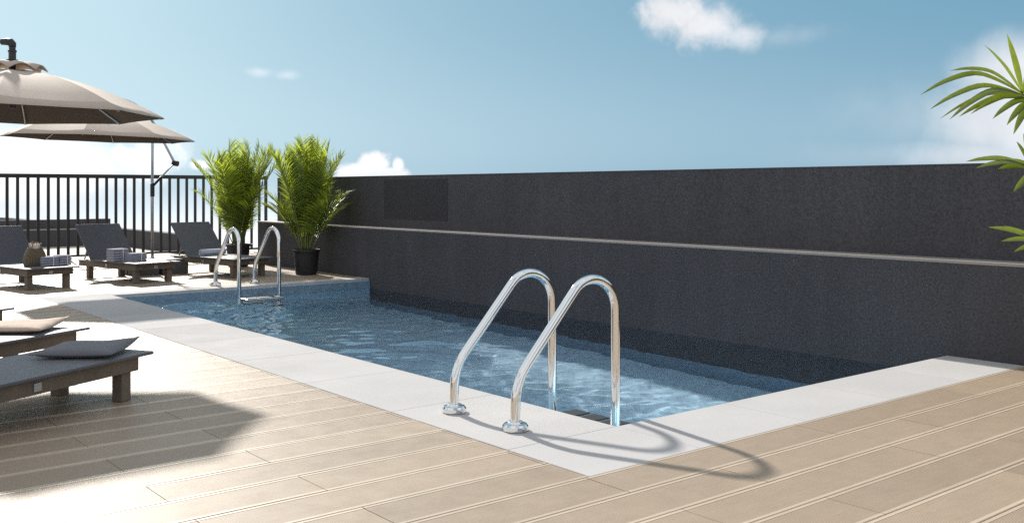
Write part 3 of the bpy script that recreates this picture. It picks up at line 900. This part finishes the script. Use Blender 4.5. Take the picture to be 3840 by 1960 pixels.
def palm(loc, rz, label, seed, nf=40, height=2.0, limit=None, frond_scale=1.0, leaf_w=0.020, extra=None):
    rnd = random.Random(seed)
    t = empty('potted_palm', loc, rz); tag(t, label, 'potted palm', 'palms in black pots')
    bm = bmesh.new(); lathe_bm(bm, [(0.165, 0.0), (0.188, 0.01), (0.215, 0.30), (0.222, 0.395), (0.240, 0.40), (0.242, 0.445), (0.226, 0.447), (0.220, 0.40), (0.02, 0.398)], 40)
    pot = bm_obj('pot', bm, M['pot'], t, bevel=0.003)
    for pl in pot.data.polygons: pl.use_smooth = True
    for sx in (-1, 1):
        b_ = bmesh.new(); tube_bm(b_, spline([(sx * 0.236, -0.06, 0.425), (sx * 0.275, -0.045, 0.43), (sx * 0.285, 0, 0.432), (sx * 0.275, 0.045, 0.43), (sx * 0.236, 0.06, 0.425)], 4), 0.010, 8); bm_obj('handle', b_, M['pot'], pot, smooth=True)
    b_ = bmesh.new(); lathe_bm(b_, [(0.222, 0.399), (0.15, 0.416), (0.02, 0.424)], 28); bm_obj('soil', b_, M['soil'], t, smooth=True)
    for k in range(nf):
        f = k / (nf - 1)
        a = k * 2.39996 + rnd.uniform(-0.25, 0.25)
        r0 = 0.03 + 0.07 * rnd.random()
        base = Vector((r0 * math.cos(a), r0 * math.sin(a), 0.41))
        low = k % 4 == 3
        e = R((62 + 8 * rnd.random()) if low else 88 - 14 * f + rnd.uniform(-4, 4)); L = height * ((0.50 + 0.14 * rnd.random()) if low else (0.97 - 0.10 * f) * rnd.uniform(0.88, 1.06)) * frond_scale
        droop = 0.9 if low else 0.55 + 0.52 * f + rnd.uniform(-0.2, 0.2)
        pts = frond_curve(base, a, e, L, droop)
        wa = a + rz
        if limit and math.cos(wa) > 0.35: # keep clear of the wall on the +X side
            while any((loc[0] + p.x * math.cos(rz) - p.y * math.sin(rz)) > limit for p in pts) and L > 0.5:
                L *= 0.94; e = min(R(88), e + R(1.2)); pts = frond_curve(base, a, e, L, droop)
        bm = bmesh.new(); n = len(pts); tube_bm(bm, pts, [0.0105 * (1 - 0.82 * i / (n - 1)) for i in range(n)], 6)
        fr = bm_obj('frond', bm, M['stem'], t, smooth=True)
        vs, fs = [], []
        s0 = 0.24 + 0.08 * rnd.random(); cnt = 34
        for q in range(cnt):
            tt = s0 + (0.985 - s0) * q / (cnt - 1); x = tt * (n - 1); i = min(int(x), n - 2); p = pts[i].lerp(pts[i + 1], x - i)
            tg = (pts[i + 1] - pts[i]).normalized()
            sd_ = tg.cross(Vector((0, 0, 1))); sd_ = sd_.normalized() if sd_.length > 0.05 else Vector((-math.sin(a), math.cos(a), 0))
            up_ = sd_.cross(tg).normalized(); fr_ = (tt - s0) / (1 - s0)
            ang = R(62 - 38 * fr_); ll = (0.14 + 0.27 * math.sin(math.pi * (0.18 + 0.70 * fr_))) * frond_scale * rnd.uniform(0.88, 1.1)
            for sg in (-1, 1):
                d = tg * math.cos(ang) + sd_ * sg * math.sin(ang) + up_ * (0.34 + rnd.uniform(-0.10, 0.10))
                leaflet(vs, fs, p, d, tg * 0.9 + up_ * 0.4 * sg, up_, ll, leaf_w * rnd.uniform(0.85, 1.15), 0.55 + rnd.uniform(-0.15, 0.2))
        raw('leaves', vs, fs, M['leaf'], fr, smooth=True)
    return t


palm((8.24, 15.88, 0), R(20), 'right potted palm of the far pair, in a black pot against the dark wall', 11, limit=8.95)
palm((8.05, 18.36, 0), R(160), 'left potted palm of the far pair, before the railing behind a lounger', 12, limit=8.9)

# the near palm at the right edge: its pot stands outside the picture, its fronds reach in
ploc = Vector((7.55, 1.95, 0.0))
pr_ = palm(tuple(ploc), R(40), 'near palm reaching in from the right edge with long arching leaves', 21, nf=14, height=1.75, frond_scale=1.0, leaf_w=0.04)


def reach_frond(ctrl, leaves, zdepth, wd):
    """a frond through given points; each leaf is a sub-part running from the rachis to its own tip"""
    pts = spline(ctrl, 8); n = len(pts)
    bm = bmesh.new(); tube_bm(bm, [p - ploc for p in pts], [0.012 * (1 - 0.75 * i / (n - 1)) for i in range(n)], 7)
    fr = bm_obj('frond', bm, M['stem'], pr_, smooth=True); fr.matrix_parent_inverse = Matrix.Rotation(-R(40), 4, 'Z')
    for (t, tip, bow, wl) in leaves:
        x = t * (n - 1); i = min(int(x), n - 2); p = pts[i].lerp(pts[i + 1], x - i); tip = Vector(tip)
        q = (tip - p); mid = p + q * 0.5 + Vector((0, 0, 1)) * bow * q.length
        c = [p, p.lerp(mid, 0.55) + Vector((0, 0, bow * q.length * 0.16)), mid, mid.lerp(tip, 0.55) + Vector((0, 0, bow * q.length * 0.16)), tip]
        cc = spline(c, 3); vs, fs = [], []; m_ = len(cc)
        pw = [0.25, 0.5, 0.72, 0.88, 0.97, 1.0, 0.98, 0.92, 0.82, 0.68, 0.5, 0.28, 0.02]
        for k in range(m_):
            d = (cc[min(k + 1, m_ - 1)] - cc[max(k - 1, 0)]).normalized()
            view = (cc[k] - Vector((0, 0, H))).normalized()
            s = d.cross(Vector((-0.50, -0.55, 0.67)).normalized()).normalized()
            nn = s.cross(d); wv = wl * 0.47 * pw[min(k, 12)]
            vs += [cc[k] - s * wv + nn * wv * 0.3 - ploc, cc[k] - ploc, cc[k] + s * wv + nn * wv * 0.3 - ploc]
        for k in range(m_ - 1):
            a = 3 * k; fs += [(a, a + 1, a + 4, a + 3), (a + 1, a + 2, a + 5, a + 4)]
        raw('leaf', vs, fs, M['leaf_near'], fr, smooth=True)
    return fr


def V(u, v, Z): return view_pt(u, v, Z)


ZP = 6.3
crown = ploc + Vector((0, 0, 0.42))
reach_frond([crown, V(4120, 700, 6.5), V(3960, 450, 6.45), V(3835, 352, 6.35)],
            [(1.0, V(3776, 128, 6.35), 0.02, 0.05), (1.0, V(3690, 168, 6.2), 0.05, 0.05), (0.995, V(3562, 266, 6.2), 0.13, 0.046), (0.99, V(3452, 356, 6.15), 0.17, 0.052),
             (0.97, V(3486, 411, 6.1), 0.13, 0.05), (0.96, V(3524, 446, 6.3), 0.13, 0.030), (0.95, V(3560, 449, 6.0), 0.13, 0.052), (0.93, V(3596, 438, 6.2), 0.10, 0.05), (0.90, V(3640, 428, 6.1), 0.10, 0.045),
             (1.0, V(3905, 110, 6.4), 0.02, 0.05), (0.97, V(3990, 160, 6.5), 0.05, 0.05), (0.93, V(4080, 260, 6.6), 0.06, 0.05), (0.88, V(3722, 446, 6.15), 0.10, 0.05), (0.87, V(3775, 470, 6.2), 0.10, 0.05), (0.88, V(3800, 505, 6.2), 0.10, 0.05), (0.84, V(3850, 570, 6.2), 0.10, 0.05),
             (0.86, V(4180, 330, 6.7), 0.08, 0.05), (0.8, V(4260, 430, 6.7), 0.08, 0.05)], ZP, 0.05)
reach_frond([crown, V(4090, 900, 6.35), V(3960, 700, 6.2), V(3860, 620, 6.1)],
            [(1.0, V(3622, 606, 5.95), 0.06, 0.048), (0.98, V(3660, 630, 5.9), 0.06, 0.045), (0.95, V(3743, 634, 6.0), 0.05, 0.05), (0.92, V(3790, 596, 6.15), 0.05, 0.04), (0.97, V(3838, 500, 6.2), 0.05, 0.04),
             (0.99, V(3812, 530, 6.2), 0.05, 0.03), (0.88, V(3800, 720, 6.0), 0.06, 0.05), (0.82, V(3880, 790, 6.0), 0.06, 0.05), (0.9, V(4060, 520, 6.3), 0.06, 0.05)], ZP, 0.05)
reach_frond([crown, V(4150, 1080, 6.2), V(4020, 960, 6.05), V(3900, 905, 5.95)],
            [(1.0, V(3706, 852, 5.9), 0.05, 0.046), (0.99, V(3762, 846, 6.0), 0.05, 0.026), (0.97, V(3754, 905, 5.85), 0.05, 0.042), (0.94, V(3802, 944, 5.85), 0.04, 0.04), (0.9, V(3860, 1000, 5.8), 0.05, 0.045), (0.95, V(3930, 800, 6.1), 0.05, 0.045)], ZP, 0.05)

print('boards', n_board)
